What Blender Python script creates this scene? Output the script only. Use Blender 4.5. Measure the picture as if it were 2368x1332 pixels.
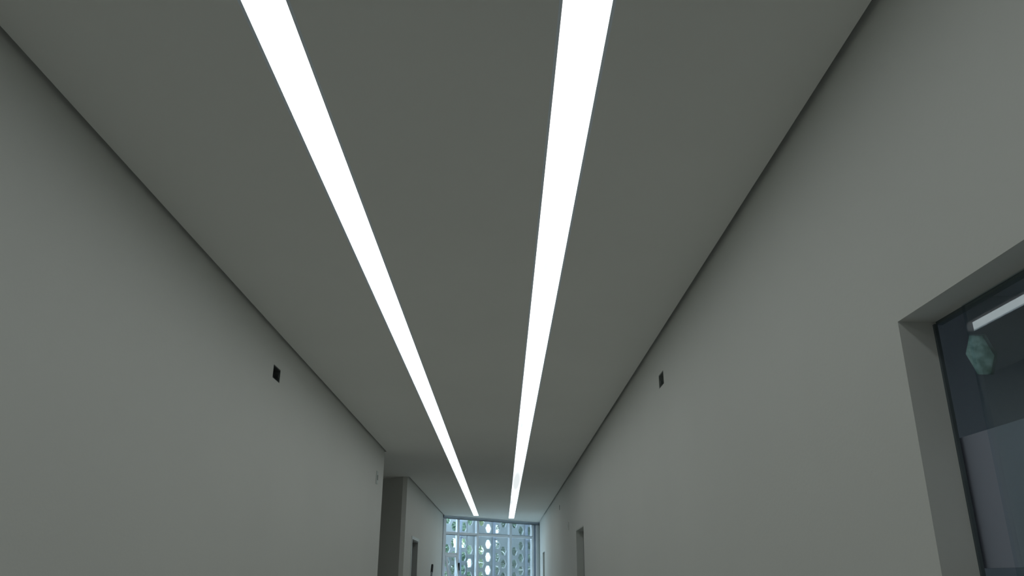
import bpy, bmesh, math, random
from mathutils import Vector, Matrix

# ------------------------------------------------------------------ clear
for o in list(bpy.data.objects):
    bpy.data.objects.remove(o, do_unlink=True)
scn = bpy.context.scene
COL = scn.collection
random.seed(7)

# ------------------------------------------------------------------ camera
cam_d = bpy.data.cameras.new('camera')
cam = bpy.data.objects.new('camera', cam_d)
COL.objects.link(cam)
cam_d.sensor_fit = 'HORIZONTAL'
cam_d.sensor_width = 36.0
cam_d.lens = 27.608
cam_d.clip_start = 0.02
cam_d.clip_end = 200
R3 = Matrix(((0.99990, -0.00815, -0.00923),
             (-0.01146, -0.34762, -0.93757),
             (0.00443, 0.93760, -0.34769)))
# orthonormalise
rx = Vector(R3.col[0]).normalized()
ry = Vector(R3.col[1]); ry = (ry - rx * ry.dot(rx)).normalized()
rz = rx.cross(ry)
Rm = Matrix((rx, ry, rz)).transposed()
cam.matrix_world = Matrix.Translation((0, 0, 1.62)) @ Rm.to_4x4()
scn.camera = cam

# ------------------------------------------------------------------ sky and exposure
SKY = 4.8
world = bpy.data.worlds.new('world')
scn.world = world
world.use_nodes = True
wn = world.node_tree
for n in list(wn.nodes):
    wn.nodes.remove(n)
wo = wn.nodes.new('ShaderNodeOutputWorld')
wb = wn.nodes.new('ShaderNodeBackground')
wb.inputs['Color'].default_value = (0.68, 0.84, 1.0, 1)
wb.inputs['Strength'].default_value = SKY
wn.links.new(wb.outputs[0], wo.inputs[0])
scn.view_settings.view_transform = 'Standard'
scn.view_settings.look = 'None'
scn.view_settings.gamma = 1.0
scn.view_settings.use_curve_mapping = False
scn.view_settings.exposure = 0.08
STRIP = 3.05            # emission of the ceiling light membranes


# ------------------------------------------------------------------ materials
def new_mat(name):
    m = bpy.data.materials.new(name)
    m.use_nodes = True
    nt = m.node_tree
    for n in list(nt.nodes):
        nt.nodes.remove(n)
    out = nt.nodes.new('ShaderNodeOutputMaterial')
    return m, nt, out


def paint(name, col, rough=0.7, var=0.03, scale=3.0, bump=0.0, bscale=120.0, metal=0.0, spec=0.3, trans=0.0):
    m, nt, out = new_mat(name)
    p = nt.nodes.new('ShaderNodeBsdfPrincipled')
    nt.links.new(p.outputs[0], out.inputs[0])
    tc = nt.nodes.new('ShaderNodeTexCoord')
    nz = nt.nodes.new('ShaderNodeTexNoise')
    nz.inputs['Scale'].default_value = scale
    nz.inputs['Detail'].default_value = 4
    nt.links.new(tc.outputs['Object'], nz.inputs['Vector'])
    ramp = nt.nodes.new('ShaderNodeValToRGB')
    ramp.color_ramp.elements[0].position = 0.3
    ramp.color_ramp.elements[1].position = 0.7
    ramp.color_ramp.elements[0].color = tuple(max(0, c * (1 - var)) for c in col) + (1,)
    ramp.color_ramp.elements[1].color = tuple(min(1, c * (1 + var)) for c in col) + (1,)
    nt.links.new(nz.outputs['Fac'], ramp.inputs['Fac'])
    nt.links.new(ramp.outputs['Color'], p.inputs['Base Color'])
    p.inputs['Roughness'].default_value = rough
    p.inputs['Metallic'].default_value = metal
    p.inputs['Specular IOR Level'].default_value = spec
    if bump > 0:
        n2 = nt.nodes.new('ShaderNodeTexNoise')
        n2.inputs['Scale'].default_value = bscale
        n2.inputs['Detail'].default_value = 3
        nt.links.new(tc.outputs['Object'], n2.inputs['Vector'])
        b = nt.nodes.new('ShaderNodeBump')
        b.inputs['Strength'].default_value = bump
        b.inputs['Distance'].default_value = 0.002
        nt.links.new(n2.outputs['Fac'], b.inputs['Height'])
        nt.links.new(b.outputs['Normal'], p.inputs['Normal'])
    return m


def glass(name, tint, reflect=1.0, rough=0.0):
    m, nt, out = new_mat(name)
    t = nt.nodes.new('ShaderNodeBsdfTransparent')
    t.inputs['Color'].default_value = tuple(tint) + (1,)
    g = nt.nodes.new('ShaderNodeBsdfGlossy')
    g.inputs['Roughness'].default_value = rough
    f = nt.nodes.new('ShaderNodeFresnel')
    f.inputs['IOR'].default_value = 1.45
    mul = nt.nodes.new('ShaderNodeMath')
    mul.operation = 'MULTIPLY'
    mul.inputs[1].default_value = reflect
    mx = nt.nodes.new('ShaderNodeMixShader')
    nt.links.new(f.outputs[0], mul.inputs[0])
    nt.links.new(mul.outputs[0], mx.inputs[0])
    nt.links.new(t.outputs[0], mx.inputs[1])
    nt.links.new(g.outputs[0], mx.inputs[2])
    nt.links.new(mx.outputs[0], out.inputs[0])
    return m


def membrane(name, strength, stains):
    """translucent lit membrane; stains = (x, y, rx, ry, keep) soft blotches in world metres"""
    m, nt, out = new_mat(name)
    e = nt.nodes.new('ShaderNodeEmission')
    e.inputs['Color'].default_value = (0.935, 1.0, 1.01, 1)
    geo = nt.nodes.new('ShaderNodeNewGeometry')
    cur = None
    for (sx, sy, ax, ay, keep) in stains:
        sub = nt.nodes.new('ShaderNodeVectorMath'); sub.operation = 'SUBTRACT'
        nt.links.new(geo.outputs['Position'], sub.inputs[0])
        sub.inputs[1].default_value = (sx, sy, 2.705)
        div = nt.nodes.new('ShaderNodeVectorMath'); div.operation = 'DIVIDE'
        nt.links.new(sub.outputs[0], div.inputs[0])
        div.inputs[1].default_value = (ax, ay, 1.0)
        ln = nt.nodes.new('ShaderNodeVectorMath'); ln.operation = 'LENGTH'
        nt.links.new(div.outputs[0], ln.inputs[0])
        mr = nt.nodes.new('ShaderNodeMapRange')
        mr.interpolation_type = 'SMOOTHSTEP'
        mr.inputs['From Min'].default_value = 0.25
        mr.inputs['From Max'].default_value = 1.0
        mr.inputs['To Min'].default_value = keep
        mr.inputs['To Max'].default_value = 1.0
        nt.links.new(ln.outputs['Value'], mr.inputs['Value'])
        if cur is None:
            cur = mr.outputs[0]
        else:
            mm = nt.nodes.new('ShaderNodeMath'); mm.operation = 'MULTIPLY'
            nt.links.new(cur, mm.inputs[0]); nt.links.new(mr.outputs[0], mm.inputs[1])
            cur = mm.outputs[0]
    last = nt.nodes.new('ShaderNodeMath'); last.operation = 'MULTIPLY'
    last.inputs[0].default_value = strength
    last.inputs[1].default_value = 1.0
    if cur is not None:
        nt.links.new(cur, last.inputs[1])
    nt.links.new(last.outputs[0], e.inputs['Strength'])
    nt.links.new(e.outputs[0], out.inputs[0])
    return m


M = {}
M['wall'] = paint('wall_paint', (0.71, 0.715, 0.675), 0.85, 0.015, 1.3, 0.15, 90, spec=0.15)
M['ceiling'] = paint('ceiling_plaster', (0.81, 0.815, 0.775), 0.9, 0.015, 1.1, 0.1, 90, spec=0.1)
M['jamb'] = paint('jamb_paint', (0.60, 0.62, 0.58), 0.85, 0.03, 2.0, spec=0.15)
M['jamb_grey'] = paint('grey_door_lining', (0.36, 0.375, 0.36), 0.7, 0.03, 2.0, spec=0.2)
M['floor'] = paint('floor_cement', (0.76, 0.745, 0.715), 0.8, 0.12, 2.0, 0.2, 30, spec=0.2)
M['white_metal'] = paint('white_powder_coat', (0.80, 0.87, 0.94), 0.45, 0.02, 4.0, spec=0.4)
M['glare_white'] = paint('glare_white_coat', (0.90, 0.94, 0.97), 0.35, 0.01, 4.0, spec=0.5)  # whiter than the other frames: glare put into the coat colour
M['grey_metal'] = paint('grey_anodised', (0.42, 0.48, 0.55), 0.4, 0.04, 4.0, metal=0.2, spec=0.5)
M['dark_seal'] = paint('dark_rubber', (0.06, 0.075, 0.085), 0.7, 0.1, 8.0)
M['concrete'] = paint('screen_concrete', (0.32, 0.36, 0.38), 0.85, 0.05, 5.0, 0.3, 60, spec=0.2)
M['post'] = paint('screen_post', (0.27, 0.32, 0.40), 0.6, 0.06, 6.0)
M['frame_grey'] = paint('window_frame_grey', (0.10, 0.125, 0.135), 0.6, 0.1, 8.0)
M['black'] = paint('black_plastic', (0.012, 0.014, 0.016), 0.5, 0.2, 20.0)
M['box'] = paint('dark_box_plastic', (0.09, 0.10, 0.10), 0.6, 0.2, 20.0)
M['cover'] = paint('cover_plate', (0.56, 0.60, 0.57), 0.6, 0.03, 10.0)
M['cover_grey'] = paint('cover_plate_grey', (0.20, 0.22, 0.21), 0.6, 0.03, 10.0)
M['boxgrey'] = paint('grey_box_plastic', (0.20, 0.22, 0.21), 0.6, 0.1, 20.0)
M['pole'] = paint('grey_pole', (0.22, 0.25, 0.27), 0.5, 0.1, 9.0)
M['door'] = paint('door_leaf', (0.28, 0.31, 0.30), 0.6, 0.04, 2.0)
M['frame'] = paint('door_frame_white', (0.74, 0.79, 0.78), 0.5, 0.02, 3.0)
M['glass'] = glass('clear_glass', (0.93, 0.97, 0.97), 0.6)
M['glass_dark'] = glass('grey_glass', (0.90, 0.94, 0.95), 0.15)
M['lilac'] = paint('lilac_grey_board', (0.30, 0.325, 0.39), 0.8, 0.06, 3.0)
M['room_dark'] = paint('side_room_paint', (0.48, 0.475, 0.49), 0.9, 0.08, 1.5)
M['bark'] = paint('bark', (0.30, 0.27, 0.21), 0.9, 0.3, 14.0, 0.6, 40)
M['pale_branch'] = paint('pale_branch', (0.80, 0.84, 0.80), 0.8, 0.05, 14.0)
M['ground'] = paint('yard_gravel', (0.60, 0.62, 0.60), 0.95, 0.2, 8.0, 0.4, 30)
M['exterior'] = paint('exterior_render', (0.72, 0.76, 0.78), 0.9, 0.04, 2.0)


def leaf_mat(name, a, b):
    m, nt, out = new_mat(name)
    d = nt.nodes.new('ShaderNodeBsdfDiffuse')
    t = nt.nodes.new('ShaderNodeBsdfTranslucent')
    mx = nt.nodes.new('ShaderNodeMixShader'); mx.inputs[0].default_value = 0.45
    tc = nt.nodes.new('ShaderNodeTexCoord')
    nz = nt.nodes.new('ShaderNodeTexNoise'); nz.inputs['Scale'].default_value = 5.0
    nt.links.new(tc.outputs['Object'], nz.inputs['Vector'])
    r = nt.nodes.new('ShaderNodeValToRGB')
    r.color_ramp.elements[0].position = 0.38; r.color_ramp.elements[1].position = 0.62
    r.color_ramp.elements[0].color = tuple(a) + (1,); r.color_ramp.elements[1].color = tuple(b) + (1,)
    nt.links.new(nz.outputs['Fac'], r.inputs['Fac'])
    nt.links.new(r.outputs[0], d.inputs['Color']); nt.links.new(r.outputs[0], t.inputs['Color'])
    nt.links.new(d.outputs[0], mx.inputs[1]); nt.links.new(t.outputs[0], mx.inputs[2])
    nt.links.new(mx.outputs[0], out.inputs[0])
    return m


M['leaf_a'] = leaf_mat('leaf_green', (0.22, 0.34, 0.25), (0.38, 0.50, 0.38))
M['leaf_b'] = leaf_mat('leaf_pale', (0.30, 0.42, 0.25), (0.48, 0.56, 0.33))
M['leaf_c'] = leaf_mat('leaf_dark', (0.15, 0.24, 0.19), (0.28, 0.38, 0.31))

# frosted green hexagonal pane seen through the side window
m, nt, out = new_mat('frosted_green_pane')
tc = nt.nodes.new('ShaderNodeTexCoord')
nz = nt.nodes.new('ShaderNodeTexNoise'); nz.inputs['Scale'].default_value = 38.0; nz.inputs['Detail'].default_value = 6
rp = nt.nodes.new('ShaderNodeValToRGB')
rp.color_ramp.elements[0].position = 0.35; rp.color_ramp.elements[1].position = 0.65
rp.color_ramp.elements[0].color = (0.15, 0.185, 0.165, 1); rp.color_ramp.elements[1].color = (0.27, 0.31, 0.285, 1)
tl = nt.nodes.new('ShaderNodeBsdfTranslucent')
nt.links.new(tc.outputs['Object'], nz.inputs['Vector']); nt.links.new(nz.outputs['Fac'], rp.inputs['Fac'])
nt.links.new(rp.outputs[0], tl.inputs['Color']); nt.links.new(tl.outputs[0], out.inputs[0])
M['green_pane'] = m

M['strip_l'] = membrane('light_membrane_left', STRIP, [(-0.50, 1.25, 0.05, 0.4, 0.9)])
M['strip_r'] = membrane('light_membrane_right', STRIP, [(0.158, 9.55, 0.10, 2.4, 0.265),
                                                        (0.128, 12.2, 0.035, 1.0, 0.28),
                                                        (0.150, 2.70, 0.022, 0.13, 0.33),
                                                        (0.136, 5.90, 0.018, 0.22, 0.31)])


# ------------------------------------------------------------------ mesh helpers
class MB:
    def __init__(self):
        self.bm = bmesh.new()

    def hexa(self, pts):
        """8 points: bottom 4 ccw, top 4 ccw"""
        v = [self.bm.verts.new(p) for p in pts]
        for f in ((3, 2, 1, 0), (4, 5, 6, 7), (0, 1, 5, 4), (1, 2, 6, 5), (2, 3, 7, 6), (3, 0, 4, 7)):
            self.bm.faces.new([v[i] for i in f])
        return self

    def box(self, x0, x1, y0, y1, z0, z1):
        return self.hexa([(x0, y0, z0), (x1, y0, z0), (x1, y1, z0), (x0, y1, z0),
                          (x0, y0, z1), (x1, y0, z1), (x1, y1, z1), (x0, y1, z1)])

    def prism(self, foot, z0, z1):
        a = [self.bm.verts.new((p[0], p[1], z0)) for p in foot]
        b = [self.bm.verts.new((p[0], p[1], z1)) for p in foot]
        n = len(foot)
        self.bm.faces.new(a[::-1]); self.bm.faces.new(b)
        for i in range(n):
            self.bm.faces.new((a[i], a[(i + 1) % n], b[(i + 1) % n], b[i]))
        return self

    def tube(self, pts, r0, r1=None, seg=10, cap=True):
        if r1 is None:
            r1 = r0
        pts = [Vector(p) for p in pts]
        rings = []
        for i, p in enumerate(pts):
            t = (pts[min(i + 1, len(pts) - 1)] - pts[max(i - 1, 0)]).normalized()
            ref = Vector((0, 0, 1)) if abs(t.z) < 0.9 else Vector((1, 0, 0))
            a = t.cross(ref).normalized(); b = t.cross(a)
            r = r0 + (r1 - r0) * i / (len(pts) - 1)
            rings.append([self.bm.verts.new(p + a * (r * math.cos(2 * math.pi * k / seg)) + b * (r * math.sin(2 * math.pi * k / seg)))
                          for k in range(seg)])
        for i in range(len(rings) - 1):
            for k in range(seg):
                self.bm.faces.new((rings[i][k], rings[i][(k + 1) % seg], rings[i + 1][(k + 1) % seg], rings[i + 1][k]))
        if cap:
            self.bm.faces.new(rings[0][::-1]); self.bm.faces.new(rings[-1])
        return self

    def build(self, name, mat, parent=None, bevel=0.0, smooth=False):
        bmesh.ops.recalc_face_normals(self.bm, faces=self.bm.faces)
        me = bpy.data.meshes.new(name)
        self.bm.to_mesh(me); self.bm.free()
        me.materials.append(mat)
        if smooth:
            for p in me.polygons:
                p.use_smooth = True
        o = bpy.data.objects.new(name, me)
        COL.objects.link(o)
        if parent is not None:
            o.parent = parent
            o.matrix_parent_inverse = Matrix.Translation(-Vector(parent.location)) if parent.type == 'EMPTY' else Matrix.Identity(4)
        if bevel > 0:
            b = o.modifiers.new('bevel', 'BEVEL'); b.width = bevel; b.segments = 2; b.limit_method = 'ANGLE'
        return o


def tag(o, label=None, cat=None, group=None, kind=None):
    if label: o['label'] = label
    if cat: o['category'] = cat
    if group: o['group'] = group
    if kind: o['kind'] = kind
    return o


def empty(name, loc):
    o = bpy.data.objects.new(name, None)
    o.empty_display_size = 0.1
    COL.objects.link(o)
    o.location = loc
    return o


def struct(o, label, cat):
    return tag(o, label, cat, None, 'structure')


def grid_slab(mb, us, vs, holes, mapf):
    """slab cut on a (u, v) grid with rectangular through-holes; mapf(u, v, side) -> xyz"""
    us = sorted(set([round(u, 5) for u in us] + [round(h[i], 5) for h in holes for i in (0, 1)]))
    vs = sorted(set([round(v, 5) for v in vs] + [round(h[i], 5) for h in holes for i in (2, 3)]))

    def solid(i, j):
        if i < 0 or j < 0 or i >= len(us) - 1 or j >= len(vs) - 1:
            return False
        uc = (us[i] + us[i + 1]) / 2; vc = (vs[j] + vs[j + 1]) / 2
        return not any(h[0] < uc < h[1] and h[2] < vc < h[3] for h in holes)
    cache = {}

    def V(i, j, s):
        k = (i, j, s)
        if k not in cache:
            cache[k] = mb.bm.verts.new(mapf(us[i], vs[j], s))
        return cache[k]
    for i in range(len(us) - 1):
        for j in range(len(vs) - 1):
            if not solid(i, j):
                continue
            for s in (0, 1):
                mb.bm.faces.new((V(i, j, s), V(i + 1, j, s), V(i + 1, j + 1, s), V(i, j + 1, s)))
            for (di, dj, a, b) in ((-1, 0, (i, j), (i, j + 1)), (1, 0, (i + 1, j), (i + 1, j + 1)),
                                   (0, -1, (i, j), (i + 1, j)), (0, 1, (i, j + 1), (i + 1, j + 1))):
                if not solid(i + di, j + dj):
                    mb.bm.faces.new((V(a[0], a[1], 0), V(b[0], b[1], 0), V(b[0], b[1], 1), V(a[0], a[1], 1)))
    return mb


# ------------------------------------------------------------------ dimensions (metres)
ZC = 2.70                       # ceiling underside
XL, XR = -1.080, 0.744          # wall faces
XO = XR + 0.074                 # outer face of the right wall
CL, CR = -1.059, 0.723          # ceiling edges beside the shadow gaps
YB = -4.2                       # wall behind
GP = Vector((-1.063, 14.80)); GQ = Vector((0.744, 16.644))      # end glazing line
GU = (GQ - GP).normalized(); GN = Vector((GU.y, -GU.x))          # along, and towards the corridor
ZT = 2.80                       # top of the shadow gap


def gpt(s, d, z):               # point at s along the glazing, d towards the corridor
    p = GP + GU * s + GN * d
    return (p.x, p.y, z)


def gbox(mb, s0, s1, d0, d1, z0, z1):
    mb.hexa([gpt(s0, d0, z0), gpt(s1, d0, z0), gpt(s1, d1, z0), gpt(s0, d1, z0),
             gpt(s0, d0, z1), gpt(s1, d0, z1), gpt(s1, d1, z1), gpt(s0, d1, z1)])
    return mb


GLEN = (GQ - GP).length

# ------------------------------------------------------------------ floor
mb = MB(); mb.prism([(-3.4, YB - 0.2), (0.95, YB - 0.2), (0.95, 16.86), (GP.x - 0.12, 14.74), (-1.3, 14.6), (-3.4, 11.5)], -0.15, 0.0)
struct(mb.build('floor', M['floor']), 'grey cement floor of the corridor', 'floor')

# ------------------------------------------------------------------ ceiling with two light slots
LA = (-0.537, -0.4350, 14.86)   # x0, x1, far end of the left light
RA = (0.105, 0.2165, 15.50)
ylist = [YB, 7.23, 9.07, LA[2], RA[2]]


def glass_y(x):
    return GP.y + (x - GP.x) * GU.y / GU.x


def ceil_piece(mb, x0, x1, y0, y1a, y1b):
    mb.prism([(x0, y0), (x1, y0), (x1, y1b), (x0, y1a)], ZC, ZC + 0.018)


mb = MB()
yl = lambda x: glass_y(x) - 0.02
# one plate outline per strip between slots, sharing the plane
ceil_piece(mb, CL, LA[0], YB, yl(CL), yl(LA[0]))
ceil_piece(mb, LA[0], LA[1], LA[2], yl(LA[0]), yl(LA[1]))
ceil_piece(mb, LA[1], RA[0], YB, yl(LA[1]), yl(RA[0]))
ceil_piece(mb, RA[0], RA[1], RA[2], yl(RA[0]), yl(RA[1]))
ceil_piece(mb, RA[1], CR, YB, yl(RA[1]), yl(CR))
mb.prism([(-3.2, 7.222), (CL, 7.222), (CL, 9.07), (-1.13, 9.07), (-3.2, 10.9)], ZC, ZC + 0.018)
struct(mb.build('ceiling', M['ceiling']), 'flat plaster ceiling with two light slots and shadow gaps at the walls', 'ceiling')
mb = MB(); mb.prism([(-3.4, YB - 0.2), (3.4, YB - 0.2), (3.4, 5.2), (0.95, 5.2), (0.95, 16.90), (GP.x - 0.17, 14.76), (-3.4, 11.9)], ZT, ZT + 0.2)
struct(mb.build('ceiling_slab', M['ceiling']), 'structural slab above the suspended ceiling', 'ceiling')

# pale strips added to bounce light and lift the dark shadow gaps
mb = MB(); mb.box(XL + 0.001, CL - 0.001, YB, 7.215, ZC + 0.030, ZC + 0.034)
struct(mb.build('reflector_1', M['white_metal']), 'added pale reflector strip inside the shadow gap along the left wall', 'reflector')
mb = MB(); mb.box(CR + 0.001, XR - 0.001, YB, 16.55, ZC + 0.030, ZC + 0.034)
struct(mb.build('reflector_2', M['white_metal']), 'added pale reflector strip inside the shadow gap along the right wall', 'reflector')
mb = MB(); mb.box(XL + 0.001, CL - 0.001, 9.09, 14.72, ZC + 0.030, ZC + 0.034)
struct(mb.build('reflector_3', M['white_metal']), 'added pale reflector strip inside the shadow gap along the far left wall', 'reflector')

# ------------------------------------------------------------------ walls
JB_L = (3.592, 3.714, 2.498, 2.562)
JB_R = (3.572, 3.687, 2.477, 2.541)
JB_R2 = (10.65, 10.74, 2.477, 2.541)
JB_L2 = (6.835, 6.885, 2.385, 2.470)
mb = MB()
grid_slab(mb, [YB, 7.23], [0, ZT], [JB_L, JB_L2], lambda u, v, s: (XL if s == 0 else XL - 0.15, u, v))
struct(mb.build('wall_left', M['wall']), 'long off-white left corridor wall ending at the side passage', 'wall')

# near side wall of the passage (the thickness seen as the corner) and passage end
mb = MB(); mb.box(-3.2, XL - 0.15, 7.08, 7.23, 0, ZT)
struct(mb.build('wall_passage_near', M['wall']), 'near wall of the side passage on the left', 'wall')
mb = MB(); mb.box(-3.35, -3.2, 7.08, 11.3, 0, ZT)
struct(mb.build('wall_passage_end', M['wall']), 'end wall of the side passage', 'wall')
mb = MB(); mb.prism([(-1.13, 9.08), (-3.2, 10.80), (-3.2, 10.98), (-1.13, 9.26)], 0, ZT)
struct(mb.build('wall_passage_far', M['wall']), 'shaded wall turning away into the side passage', 'wall')

DL = (9.79, 10.54, 0.0, 2.062)
mb = MB()
grid_slab(mb, [9.08, 14.80], [0, ZT], [DL], lambda u, v, s: (XL if s == 0 else XL - 0.05, u, v))
struct(mb.build('wall_left_far', M['wall']), 'off-white left wall between the passage and the end glazing, with a doorway', 'wall')

DR = (7.54, 8.33, 0.0, 2.093)
DR2 = (14.63, 15.35, 0.0, 2.093)
WR = (-0.35, 1.407, 0.95, 2.080)
mb = MB()
grid_slab(mb, [YB, 16.86], [0, ZT], [DR, DR2, WR, JB_R, JB_R2], lambda u, v, s: (XR if s == 0 else XO, u, v))
struct(mb.build('wall_right', M['wall']), 'long off-white right corridor wall with a window and two doorways', 'wall')
mb = MB(); mb.box(-1.4, 1.0, YB - 0.15, YB, 0, ZT)
struct(mb.build('wall_back', M['wall']), 'end wall of the corridor behind the camera', 'wall')


# ------------------------------------------------------------------ ceiling lights
def strip_light(name, x0, x1, y1, mat, label, side):
    y0 = YB + 0.02
    root = empty(name, ((x0 + x1) / 2, (y0 + y1) / 2, ZC))
    tag(root, label, 'ceiling light', 'long recessed ceiling light strips')
    mb = MB()
    t = 0.006
    mb.box(x0 - 0.001, x0 + t, y0, y1, ZC - 0.0005, ZC + 0.09)
    mb.box(x1 - t, x1 + 0.001, y0, y1, ZC - 0.0005, ZC + 0.09)
    mb.box(x0, x1, y1 - t, y1 + 0.001, ZC - 0.0005, ZC + 0.09)
    mb.box(x0, x1, y0, y0 + t, ZC, ZC + 0.09)
    mb.box(x0, x1, y0, y1, ZC + 0.085, ZC + 0.09)
    mb.build('housing', M['white_metal'], root)
    mb = MB()
    mb.box(x0 + t, x1 - t, y0 + t, y1 - t, ZC + 0.006, ZC + 0.009)
    mb.build('diffuser', mat, root)
    return root


strip_light('linear_ceiling_light', LA[0], LA[1], LA[2], M['strip_l'],
            'left of the two long white recessed light strips in the ceiling, evenly bright', -1)
strip_light('linear_ceiling_light', RA[0], RA[1], RA[2], M['strip_r'],
            'right one of the two white ceiling light strips, with a dull patch far along', 1)


# ------------------------------------------------------------------ wall boxes
def junction_box(name, face, sgn, rect, depth, label, mat, wires=True, cover=None):
    """open flush box set in the wall; sgn = direction into the wall"""
    y0, y1, z0, z1 = rect
    g = 0.0015
    y0 += g; y1 -= g; z0 += g; z1 -= g
    root = empty(name, (face + sgn * 0.01, (y0 + y1) / 2, (z0 + z1) / 2))
    tag(root, label, 'electrical box')
    xa, xb = face + sgn * 0.0015, face + sgn * depth
    X0, X1 = min(xa, xb), max(xa, xb)
    t = 0.0025
    mb = MB()
    mb.box(X0, X1, y0, y1, z0, z0 + t); mb.box(X0, X1, y0, y1, z1 - t, z1)
    mb.box(X0, X1, y0, y0 + t, z0 + t, z1 - t); mb.box(X0, X1, y1 - t, y1, z0 + t, z1 - t)
    bx = xb
    mb.box(min(bx, bx - sgn * t), max(bx, bx - sgn * t), y0 + t, y1 - t, z0 + t, z1 - t)
    mb.build('box_shell', mat, root)
    # two screw lugs
    zc = (z0 + z1) / 2
    for yy in (y0 + t, y1 - t - 0.008):
        mb = MB()
        mb.box(min(xa + sgn * .004, xa + sgn * .008), max(xa + sgn * .004, xa + sgn * .008), yy, yy + 0.008, zc - 0.007, zc + 0.007)
        mb.build('screw_lug', mat, root)
    if wires:
        mb = MB()
        cyy = (y0 + y1) / 2 - 0.012
        pts = []
        for k in range(26):
            a = k * 0.55
            rr = 0.021 - 0.0004 * k
            pts.append((face + sgn * (0.030 - 0.0006 * k), cyy + rr * math.cos(a), zc - 0.008 + rr * 0.75 * math.sin(a)))
        mb.tube(pts, 0.0035, seg=6)
        mb.build('coiled_wire', M['black'], root, smooth=True)
    if cover:
        mb = MB()
        c0, c1 = face - sgn * 0.0, face - sgn * 0.004
        mb.box(min(c0, c1), max(c0, c1), y0 - 0.004, y1 + 0.004, z0 - 0.004, z1 + 0.004)
        mb.build('cover', cover, root, bevel=0.001)
    return root


junction_box('junction_box', XL, -1, JB_L, 0.050, 'open dark electrical box with coiled wire, high on the left wall', M['box'])
junction_box('junction_box', XR, 1, JB_R, 0.045, 'open empty grey electrical box high on the right wall', M['boxgrey'], wires=False)
junction_box('junction_box', XR, 1, JB_R2, 0.045, 'tiny open electrical box far down the right wall, just below the ceiling', M['boxgrey'], wires=False)


def cover_plate(face, sgn, y0, y1, z0, z1, label, mats):
    root = empty('wall_plate', (face, (y0 + y1) / 2, (z0 + z1) / 2))
    tag(root, label, 'wall plate')
    mb = MB(); a, b = face, face - sgn * 0.007
    mb.box(min(a, b), max(a, b), y0, y1, z0, z1)
    mb.build('plate', mats[0], root, bevel=0.002)
    mb = MB(); c = b - sgn * 0.003
    yc = (y0 + y1) / 2; h = (z1 - z0)
    mb.box(min(b, c), max(b, c), yc - 0.014, yc + 0.014, z0 + h * .30, z0 + h * .70)
    mb.build('rocker', mats[1], root, bevel=0.001)
    return root


cover_plate(XL, -1, 6.825, 6.895, 2.375, 2.480, 'pale narrow plate on the left wall beside its corner at the passage', (M['cover'], M['cover_grey']))
cover_plate(XR, 1, 9.20, 9.27, 2.14, 2.225, 'very faint pale plate on the right wall between doorway and end glazing', (M['wall'], M['cover']))


# ------------------------------------------------------------------ doors
def doorway(name, face, sgn, rect, label, frame_out, leaf_d, frame_mat, face_proj=0.0, head=0.0):
    y0, y1, z0, z1 = rect
    root = empty(name, (face + sgn * 0.07, (y0 + y1) / 2, 0))
    struct(root, label, 'door')
    def bx(mb, a, b, *r):
        mb.box(min(a, b), max(a, b), *r)
    t = 0.012
    # lining of the opening
    mb = MB()
    a, b = face, face + sgn * frame_out
    bx(mb, a, b, y0, y0 + t, z0, z1 - t); bx(mb, a, b, y1 - t, y1, z0, z1 - t); bx(mb, a, b, y0, y1, z1 - t, z1)
    mb.build('door_lining', M['jamb_grey'] if head > 0 else frame_mat, root)
    if head > 0:
        mb = MB()
        bx(mb, face, face - sgn * face_proj, y0 - head, y1 + 0.02, z1, z1 + head)
        bx(mb, face, face - sgn * face_proj, y0 - head, y0, z0, z1)
        mb.build('architrave', frame_mat, root)
    mb = MB()
    a, b = face + sgn * leaf_d, face + sgn * (leaf_d + 0.035)
    bx(mb, a, b, y0 + t + 0.002, y1 - t - 0.002, z0 + 0.005, z1 - t - 0.003)
    leaf = mb.build('door_leaf', M['door'], root)
    mb = MB()
    hx = face + sgn * (leaf_d - 0.012)
    bx(mb, hx - 0.009, hx + 0.009, y1 - 0.10, y1 - 0.06, 0.98, 1.06)
    bx(mb, hx - sgn * 0.030, hx - sgn * 0.018, y1 - 0.19, y1 - 0.07, 1.03, 1.05)
    mb.build('door_handle', M['grey_metal'], leaf)
    return root


doorway('door_1', XL, -1, DL, 'doorway with a white frame in the far left wall', 0.12, 0.082, M['frame'], 0.010, 0.035)
doorway('door_2', XR, 1, DR, 'deep dark doorway in the right wall, nearer the camera', 0.15, 0.070, M['jamb'])
doorway('door_3', XR, 1, DR2, 'narrow doorway in the right wall just before the end glazing', 0.15, 0.060, M['jamb'])

# ------------------------------------------------------------------ side window on the right
XG = 0.812
w2 = empty('window_2', (XG, 0.6, WR[2]))
struct(w2, 'deep set window in the right wall with grey reflecting glass', 'window')
mb = MB(); mb.box(XG - 0.003, XG + 0.003, WR[0] + 0.01, 1.306, WR[2] + 0.02, WR[3] - 0.002)
mb.build('sliding_pane', M['glass_dark'], w2)
mb = MB()
mb.box(XG - 0.004, XG + 0.045, WR[0], WR[1], WR[2], WR[2] + 0.02)
mb.box(XG - 0.003, XG + 0.003, 1.4005, WR[1], WR[2] + 0.02, WR[3] - 0.006)
mb.box(XG + 0.004, XG + 0.016, WR[0], WR[1], WR[3] - 0.006, WR[3])
mb.build('window_frame', M['frame_grey'], w2)
mb = MB(); mb.box(0.822, 0.835, WR[0], 1.470, 1.641, 1.862)
mb.build('board', M['lilac'], w2)

# side room behind it
mb = MB()
mb.box(XO, 3.2, 3.02, 3.16, 0, ZT)
mb.build('wall_side_room_far', M['room_dark'])
o = bpy.data.objects['wall_side_room_far']
# hexagonal opening, cut as geometry
bpy.data.objects.remove(o, do_unlink=True)


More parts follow.
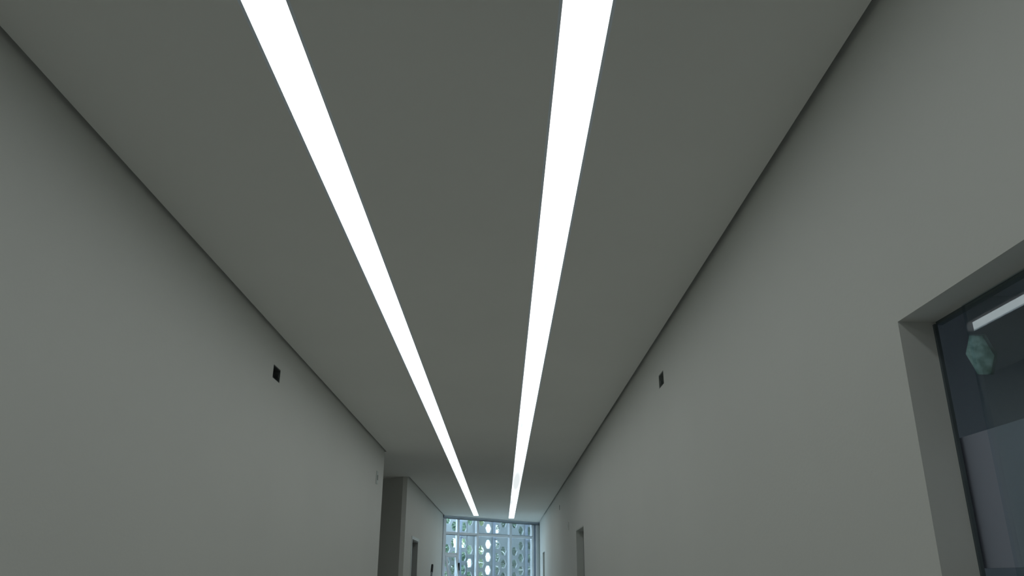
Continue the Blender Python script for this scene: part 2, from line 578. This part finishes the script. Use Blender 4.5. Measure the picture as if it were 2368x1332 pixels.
def hexagon(cx, cz, w, h, top=0.5):
    """six points (u, z): flat top and bottom, points left and right"""
    return [(cx - w / 2, cz), (cx - w / 2 * top, cz - h / 2), (cx + w / 2 * top, cz - h / 2),
            (cx + w / 2, cz), (cx + w / 2 * top, cz + h / 2), (cx - w / 2 * top, cz + h / 2)]


def hex_plate(mb, u0, u1, z0, z1, hexes, mapf):
    """plate with hexagonal holes; each cell = rectangle around one hexagon. hexes = list of (cu, cz, w, h)"""
    # cut u,z grid so that every hexagon sits in its own cell
    us = {u0, u1}; zs = {z0, z1}
    cells = []
    for (cu, cz, w, h) in hexes:
        cells.append((cu - w / 2 - 0.006, cu + w / 2 + 0.006, cz - h / 2 - 0.006, cz + h / 2 + 0.006, cu, cz, w, h))
    for c in cells:
        us.update((c[0], c[1])); zs.update((max(z0, c[2]), min(z1, c[3])))
    us = sorted(us); zs = sorted(zs)

    def quad(pts):
        mb.bm.faces.new([mb.bm.verts.new(mapf(p[0], p[1], p[2])) for p in pts])
    for i in range(len(us) - 1):
        for j in range(len(zs) - 1):
            uc = (us[i] + us[i + 1]) / 2; zc = (zs[j] + zs[j + 1]) / 2
            if any(c[0] < uc < c[1] and c[2] < zc < c[3] for c in cells):
                continue
            for s in (0, 1):
                quad([(us[i], zs[j], s), (us[i + 1], zs[j], s), (us[i + 1], zs[j + 1], s), (us[i], zs[j + 1], s)])
    for c in cells:
        hx = hexagon(c[4], c[5], c[6], c[7])
        rect = [(c[0], c[5]), (c[0], c[2]), (c[1], c[2]), (c[1], c[5]), (c[1], c[3]), (c[0], c[3])]
        for s in (0, 1):
            for k in range(6):
                a, b = hx[k], hx[(k + 1) % 6]; A, B = rect[k], rect[(k + 1) % 6]
                quad([(a[0], a[1], s), (b[0], b[1], s), (B[0], B[1], s), (A[0], A[1], s)])
        for k in range(6):
            a, b = hx[k], hx[(k + 1) % 6]
            quad([(a[0], a[1], 0), (b[0], b[1], 0), (b[0], b[1], 1), (a[0], a[1], 1)])
    # outer rim
    for (a, b) in (((u0, z0), (u1, z0)), ((u1, z0), (u1, z1)), ((u1, z1), (u0, z1)), ((u0, z1), (u0, z0))):
        quad([(a[0], a[1], 0), (b[0], b[1], 0), (b[0], b[1], 1), (a[0], a[1], 1)])
    bmesh.ops.remove_doubles(mb.bm, verts=mb.bm.verts, dist=0.0002)
    return mb


HXW = (1.912, 2.474, 0.128, 0.168)
mb = MB()
hex_plate(mb, XO, 3.2, 0, ZT, [HXW], lambda u, v, s: (u, 3.02 if s == 0 else 3.14, v))
struct(mb.build('wall_side_room_far', M['room_dark']), 'dark wall of the side room behind the right window, with a hexagonal opening', 'wall')
SW = (1.75, 2.35, 1.2, 1.85)  # opening and its window are added out of view to light the side room
mb = MB(); grid_slab(mb, [-1.2, 3.14], [0, ZT], [SW], lambda u, v, s: (3.2 if s == 0 else 3.35, u, v))
w4 = empty('fill_window', (3.28, 2.05, 1.2))
struct(w4, 'added window, out of view, letting daylight into the side room', 'window')
fb = MB()
fb.box(3.25, 3.30, SW[0], SW[0] + .03, SW[2], SW[3]); fb.box(3.25, 3.30, SW[1] - .03, SW[1], SW[2], SW[3])
fb.box(3.25, 3.30, SW[0] + .03, SW[1] - .03, SW[2], SW[2] + .03); fb.box(3.25, 3.30, SW[0] + .03, SW[1] - .03, SW[3] - .03, SW[3])
fb.build('window_frame', M['white_metal'], w4)
fb = MB(); fb.box(3.272, 3.278, SW[0] + .03, SW[1] - .03, SW[2] + .03, SW[3] - .03)
fb.build('glass_pane', M['glass'], w4)
struct(mb.build('wall_side_room_right', M['room_dark']), 'dark right wall of the side room', 'wall')
mb = MB(); mb.box(XO, 3.2, -1.35, -1.2, 0, ZT)
struct(mb.build('wall_side_room_back', M['room_dark']), 'dark back wall of the side room', 'wall')
mb = MB(); mb.box(XO, 3.35, -1.35, 3.16, -0.15, 0)
struct(mb.build('floor_side_room', M['room_dark']), 'dark floor of the side room', 'floor')
mb = MB(); mb.box(XO + 0.005, 3.195, -1.195, 3.015, 2.72, 2.74)
struct(mb.build('ceiling_side_room', M['room_dark']), 'dark ceiling of the side room', 'ceiling')
w3 = empty('window_3', (HXW[0], 3.05, HXW[1]))
struct(w3, 'small pale green hexagonal window seen through the right window', 'window')
mb = MB()
pts = hexagon(HXW[0], HXW[1], HXW[2], HXW[3])
a = [mb.bm.verts.new((p[0], 3.04, p[1])) for p in pts]; b = [mb.bm.verts.new((p[0], 3.046, p[1])) for p in pts]
mb.bm.faces.new(a); mb.bm.faces.new(b[::-1])
for k in range(6):
    mb.bm.faces.new((a[k], a[(k + 1) % 6], b[(k + 1) % 6], b[k]))
mb.build('frosted_pane', M['green_pane'], w3)

# ------------------------------------------------------------------ end glazing
w1 = empty('window_1', gpt(GLEN / 2, 0, 0))
struct(w1, 'full height white framed glazing closing the far end of the corridor', 'window')
HZ = 2.655
mb = MB(); gbox(mb, -0.03, GLEN, -0.03, 0.03, HZ, ZC + 0.02)
mb.build('head_frame', M['grey_metal'], w1)
mb = MB(); gbox(mb, -0.02, GLEN, 0.031, 0.036, ZC - 0.012, ZC - 0.004)  # white strip in place of the highlight reflected along the head
mb.build('head_highlight', M['white_metal'], w1)
mb = MB(); gbox(mb, 0.0, GLEN, -0.01, 0.034, HZ - 0.007, HZ - 0.0005)
mb.build('head_seal', M['dark_seal'], w1)
mb = MB(); gbox(mb, -0.03, GLEN, -0.03, 0.03, 0.0, 0.05)
mb.build('sill_frame', M['white_metal'], w1)


def sx(x):       # glazing coordinate from a world x
    return (x - GP.x) / GU.x


mullions = [(-1.063, -1.040), (-0.846, -0.812), (-0.499, -0.468), (0.118, 0.160)]
for i, (a, b) in enumerate(mullions):
    mb = MB(); gbox(mb, sx(a) if i else -0.03, sx(b), -0.025, 0.028, 0.05, HZ - 0.008)
    mb.build('mullion', M['white_metal'], w1, bevel=0.003)
mb = MB(); gbox(mb, sx(0.655), sx(0.724), -0.03, 0.03, 0.05, HZ - 0.008)
mb.build('end_stile', M['glare_white'], w1, bevel=0.003)
mb = MB(); gbox(mb, sx(0.725), GLEN, -0.03, 0.031, 0.0, HZ - 0.008)
mb.build('wall_stile', M['grey_metal'], w1)
mb = MB(); gbox(mb, sx(0.636), sx(0.654), -0.02, 0.01, 0.05, HZ - 0.008)
mb.build('stile_groove', M['post'], w1)
mb = MB(); gbox(mb, sx(0.588), sx(0.635), -0.05, -0.01, 0.05, HZ - 0.008)
mb.build('inner_stile', M['glare_white'], w1, bevel=0.006)
bays = [(sx(-1.040), sx(-0.846)), (sx(-0.812), sx(-0.499)), (sx(-0.468), sx(0.118)), (sx(0.160), sx(0.588))]
for i, (a, b) in enumerate(bays):
    mb = MB(); gbox(mb, a, b, -0.02, 0.022, 2.376, 2.422)
    mb.build('transom', M['white_metal'], w1, bevel=0.002)
    mb = MB(); gbox(mb, a, b, -0.015, 0.02, 2.369, 2.3755) if i < 2 else gbox(mb, a, b, -0.015, 0.02, 2.4225, 2.428)
    mb.build('transom_seal', M['dark_seal'], w1)
    mb = MB(); gbox(mb, a, b, -0.004, 0.002, 2.428, HZ - 0.008)
    mb.build('glass_pane', M['glass'], w1)
    if i > 0:
        mb = MB(); gbox(mb, a, b, -0.004, 0.002, 0.05, 2.369)
        mb.build('glass_pane', M['glass'], w1)
# first bay: fixed light above an inward tilted sash
a, b = bays[0]
mb = MB(); gbox(mb, a, b, -0.004, 0.002, 2.062, 2.369)
mb.build('glass_pane', M['glass'], w1)
mb = MB(); gbox(mb, a, b, -0.02, 0.024, 2.020, 2.062)
mb.build('transom', M['white_metal'], w1, bevel=0.002)
tilt = math.radians(13)
S0, S1, ZTOP, ZBOT = a + 0.006, b - 0.006, 2.012, 1.10


def sash_pt(s, d, z):     # hinged along its top edge, bottom swung into the corridor
    h = ZTOP - z
    return gpt(s, d * math.cos(tilt) + h * math.sin(tilt) + 0.006, ZTOP - h * math.cos(tilt) + d * math.sin(tilt))


def sash_box(mb, s0, s1, d0, d1, z0, z1):
    mb.hexa([sash_pt(s0, d0, z0), sash_pt(s1, d0, z0), sash_pt(s1, d1, z0), sash_pt(s0, d1, z0),
             sash_pt(s0, d0, z1), sash_pt(s1, d0, z1), sash_pt(s1, d1, z1), sash_pt(s0, d1, z1)])


mb = MB()
sash_box(mb, S0, S0 + 0.034, 0.0, 0.025, ZBOT, ZTOP)
sash_box(mb, S1 - 0.034, S1, 0.0, 0.025, ZBOT, ZTOP)
sash_box(mb, S0 + 0.034, S1 - 0.034, 0.0, 0.025, ZTOP - 0.03, ZTOP)
sash_box(mb, S0 + 0.034, S1 - 0.034, 0.0, 0.025, ZBOT, ZBOT + 0.03)
sash = mb.build('sash', M['white_metal'], w1)
mb = MB(); sash_box(mb, S0 + 0.034, S1 - 0.034, 0.010, 0.014, ZBOT + 0.03, ZTOP - 0.03)
o = mb.build('sash_glass', M['glass'])
o.parent = sash
mb = MB(); gbox(mb, a, b, -0.02, 0.024, 1.04, 1.085)
mb.build('transom', M['white_metal'], w1, bevel=0.002)
mb = MB(); gbox(mb, a, b, -0.004, 0.002, 0.05, 1.04)
mb.build('glass_pane', M['glass'], w1)

# ------------------------------------------------------------------ hexagon screen outside
SP = Vector((GP.x, GP.y + 1.28))          # a point of the screen plane; runs parallel to the glazing


def spt(s, d, z):
    p = SP + GU * s + GN * d
    return (p.x, p.y, z)


U = 0.8504
screen = empty('perforated_screen', spt(1.2, 0, 0))
tag(screen, 'tall grey screen pierced by rows of hexagonal holes, standing outside the end glazing', 'screen')
joints = [j * U for j in (-1.36, -0.785, -0.222, 0.340, 0.877, 1.451, 2.019, 2.600, 3.17, 3.74)]
NW, NH = 0.178, 0.170
zrow_full_lo = [2.287 - 0.2485 * k for k in range(9)]
zrow_half_lo = [2.168 - 0.2485 * k for k in range(8)]
for i in range(len(joints) - 1):
    a, b = joints[i], joints[i + 1]
    # joints at odd index carry the full rows beside them
    left_full = (i % 2 == 1)
    cl = a + (0.128 if left_full else 0.165) * U / 0.8504
    cr = b - (0.165 if left_full else 0.128) * U / 0.8504
    # keep both columns apart
    hl, hu = [], []
    for (c, full) in ((cl, left_full), (cr, not left_full)):
        for z in (zrow_full_lo if full else zrow_half_lo):
            hl.append((c, z, NW, NH))
        for z in ((2.598, 2.846, 3.095) if full else (2.722, 2.97)):
            hu.append((c, z, NW, NH))
    for nm, z0, z1, hs in (('lower', 0.05, 2.440, hl), ('upper', 2.444, 3.25, hu)):
        mb = MB()
        # the two columns overlap in z, so cut the plate into a left and a right half
        mid = (cl + cr) / 2
        for (u0, u1, cc) in ((a + 0.004, mid, cl), (mid, b - 0.004, cr)):
            sub = MB()
            hex_plate(sub, u0, u1, z0, z1, [h for h in hs if abs(h[0] - cc) < 1e-6],
                      lambda u, v, s: spt(u, 0.0 if s == 0 else -0.03, v))
            me = bpy.data.meshes.new('tmp'); sub.bm.to_mesh(me); sub.bm.free()
            mb.bm.from_mesh(me); bpy.data.meshes.remove(me)
        bmesh.ops.remove_doubles(mb.bm, verts=mb.bm.verts, dist=0.0003)
        mb.build('panel', M['concrete'], screen)
for i, j in enumerate(joints):
    mb = MB()
    p = [spt(j - 0.022, 0.012, 0.0)[:2], spt(j + 0.022, 0.012, 0.0)[:2], spt(j + 0.022, 0.060, 0.0)[:2], spt(j - 0.022, 0.060, 0.0)[:2]]
    mb.prism(p, 0.0, 3.25)
    post = mb.build('post', M['post'], screen)
    mb = MB()
    p = [spt(j - 0.040, 0.061, 0.0)[:2], spt(j + 0.040, 0.061, 0.0)[:2], spt(j + 0.030, 0.085, 0.0)[:2], spt(j - 0.030, 0.085, 0.0)[:2]]
    mb.prism(p, 2.395, 2.470)
    o = mb.build('bracket', M['post'])
    o.parent = post

# ------------------------------------------------------------------ black tipped poles by the glazing
def pole(foot, top, r, label):
    root = empty('pole', foot)
    tag(root, label, 'pole')
    f = Vector(foot); t = Vector(top); d = (t - f)
    L = d.length; d.normalize()
    MB().tube([f + d * 0.0, f + d * (L - 0.13)], r * 0.8, seg=12).build('shaft', M['pole'], root, smooth=True)
    MB().tube([f + d * (L - 0.13), f + d * (L - 0.125), f + d * (L - 0.02), f + d * L], r * 1.05, r * 0.85, seg=12).build('tip', M['black'], root, smooth=True)


pole((-1.03, 11.0, 0.0), (-1.035, 12.3, 1.816), 0.018, 'grey pole with a black tip leaning near the far left wall')
pole(gpt(sx(-0.83), 0.055, 0.0), gpt(sx(-0.83), 0.060, 1.893), 0.019, 'grey pole with a black tip standing against the first white mullion of the end glazing')

# ------------------------------------------------------------------ yard, trees
mb = MB(); mb.box(-9, 9, 17.2, 30, -0.2, -0.02)
struct(mb.build('ground_yard', M['ground']), 'pale ground of the yard beyond the screen', 'ground')
mb = MB(); mb.prism([(-9, 12.5), (-3.4, 12.5), (-1.3, 15.0), (1.0, 17.0), (9, 17.2), (-9, 17.2)], -0.2, -0.021)
struct(mb.build('ground_strip', M['ground']), 'pale ground between the glazing and the screen', 'ground')
mb = MB(); mb.box(XR, XR + 0.085, 16.86, 17.85, 0, 3.3)
struct(mb.build('wall_outside', M['exterior']), 'pale return wall outside the end glazing', 'wall')


def tree(name, base, trunk_h, blobs, n, mat, leaf, label, gaps=()):
    root = empty(name, base)
    tag(root, label, 'tree', 'trees beyond the hexagon screen')
    b = Vector(base)
    mb = MB()
    mb.tube([b, b + Vector((0.04, 0.02, trunk_h * .5)), b + Vector((-0.03, 0.05, trunk_h))], 0.06, 0.035, 8)
    top = b + Vector((-0.03, 0.05, trunk_h))
    for (bx, by, bz, r) in blobs:
        c = b + Vector((bx, by, bz))
        m_ = (top + c) / 2 + Vector((0, 0, 0.1))
        mb.tube([b + Vector((0.02, 0.03, trunk_h * .75)), m_, c], 0.022, 0.008, 6)
    mb.build('trunk', M['bark'], root, smooth=True)
    mb = MB()
    for (bx, by, bz, r) in blobs:
        c = b + Vector((bx, by, bz))
        for k in range(int(n * r * r)):
            d = Vector((random.gauss(0, 1), random.gauss(0, 1), random.gauss(0, 1))).normalized()
            p = c + d * r * (random.random() ** 0.45) * Vector((1, 1, 1)).x
            if any(g[0] < p.x < g[1] and g[2] < p.z < g[3] for g in gaps):
                continue
            u = Vector((random.gauss(0, 1), random.gauss(0, 1), random.gauss(0, .6))).normalized()
            w = u.cross(Vector((random.gauss(0, 1), random.gauss(0, 1), random.gauss(0, 1)))).normalized()
            L = leaf * random.uniform(.7, 1.3)
            v = [p - u * L, p + w * L * .42 - u * L * .1, p + u * L, p - w * L * .42 - u * L * .1]
            mb.bm.faces.new([mb.bm.verts.new(q) for q in v])
    mb.build('crown', mat, root)
    return root


tree('leafy_tree', (-1.50, 19.25, -0.02), 1.5, [(0, 0, 2.2, .42), (.42, .1, 2.35, .42), (.55, .1, 1.75, .42), (0, .1, 1.5, .5), (.05, 0, 2.9, .42), (.5, .1, 3.0, .36)],
     16000, M['leaf_a'], 0.036, 'mid green leafy tree seen through the leftmost hexagonal holes',
     gaps=((-1.17, -0.89, 2.28, 2.52), (-0.82, -0.71, 1.86, 2.06)))
tree('leafy_tree', (-0.72, 21.0, -0.02), 1.5, [(0, 0, 2.0, .42), (0.0, .1, 2.75, .45), (-.1, .2, 1.5, .42), (-.05, 0, 3.3, .42)],
     16000, M['leaf_b'], 0.036, 'pale yellow-green leafy tree behind the middle of the hexagon screen',
     gaps=((-0.44, 0.4, 0, 5), (-0.90, -0.78, 1.86, 2.10)))
tree('leafy_tree', (0.55, 19.9, -0.02), 1.6, [(0.1, 0, 2.0, .5), (.6, .1, 2.4, .5), (-.25, .0, 2.6, .45), (-.3, .1, 1.5, .5), (.4, 0, 1.4, .6), (.3, .1, 3.1, .5), (1.1, 0, 1.9, .5), (-.5, 0, 2.1, .45), (-.45, 0, 3.1, .4), (-.55, .1, 1.5, .4), (-.1, 0, 1.9, .45)],
     14000, M['leaf_c'], 0.038, 'dark green leafy tree behind the right part of the hexagon screen',
     gaps=((-1.0, -0.22, 0, 5),))
tree('leafy_tree', (-2.6, 23.4, -0.02), 1.8, [(0.2, 0, 2.2, .75), (.2, .2, 3.3, .75), (-.6, .2, 2.8, .7), (.3, 0, 1.4, .6)],
     5200, M['leaf_a'], 0.075, 'farther broad tree on the left behind the other trees')
tree('leafy_tree', (1.6, 23.6, -0.02), 1.8, [(-0.6, 0, 2.2, .75), (-.5, .2, 3.2, .75), (.5, .2, 2.8, .8), (-.2, 0, 1.3, .7)],
     5200, M['leaf_c'], 0.075, 'farther broad tree on the right behind the other trees')
# bare arching branch
mb = MB()
pts = []
for k in range(25):
    t = k / 24
    pts.append((-0.95 + 2.5 * t, 18.35 + 0.1 * t, 1.98 - 0.12 * math.sin(math.pi * t) + 0.05 * math.sin(9 * t)))
mb.tube(pts, 0.010, 0.006, 6)
mb.tube([(0.9, 18.42, 1.90), (1.1, 18.43, 2.02), (1.22, 18.44, 2.16)], 0.010, 0.005, 6)
mb.tube([(0.0, 18.38, 2.20), (0.1, 18.39, 2.08), (0.22, 18.40, 1.92)], 0.010, 0.005, 6)
mb.tube([(-0.96, 18.4, 1.97), (-1.2, 18.4, 1.5), (-1.25, 18.4, -0.02)], 0.012, 0.03, 6)
o = mb.build('bare_branch', M['pale_branch'], smooth=True)
tag(o, 'pale bare arching branch crossing behind the hexagonal holes', 'branch')
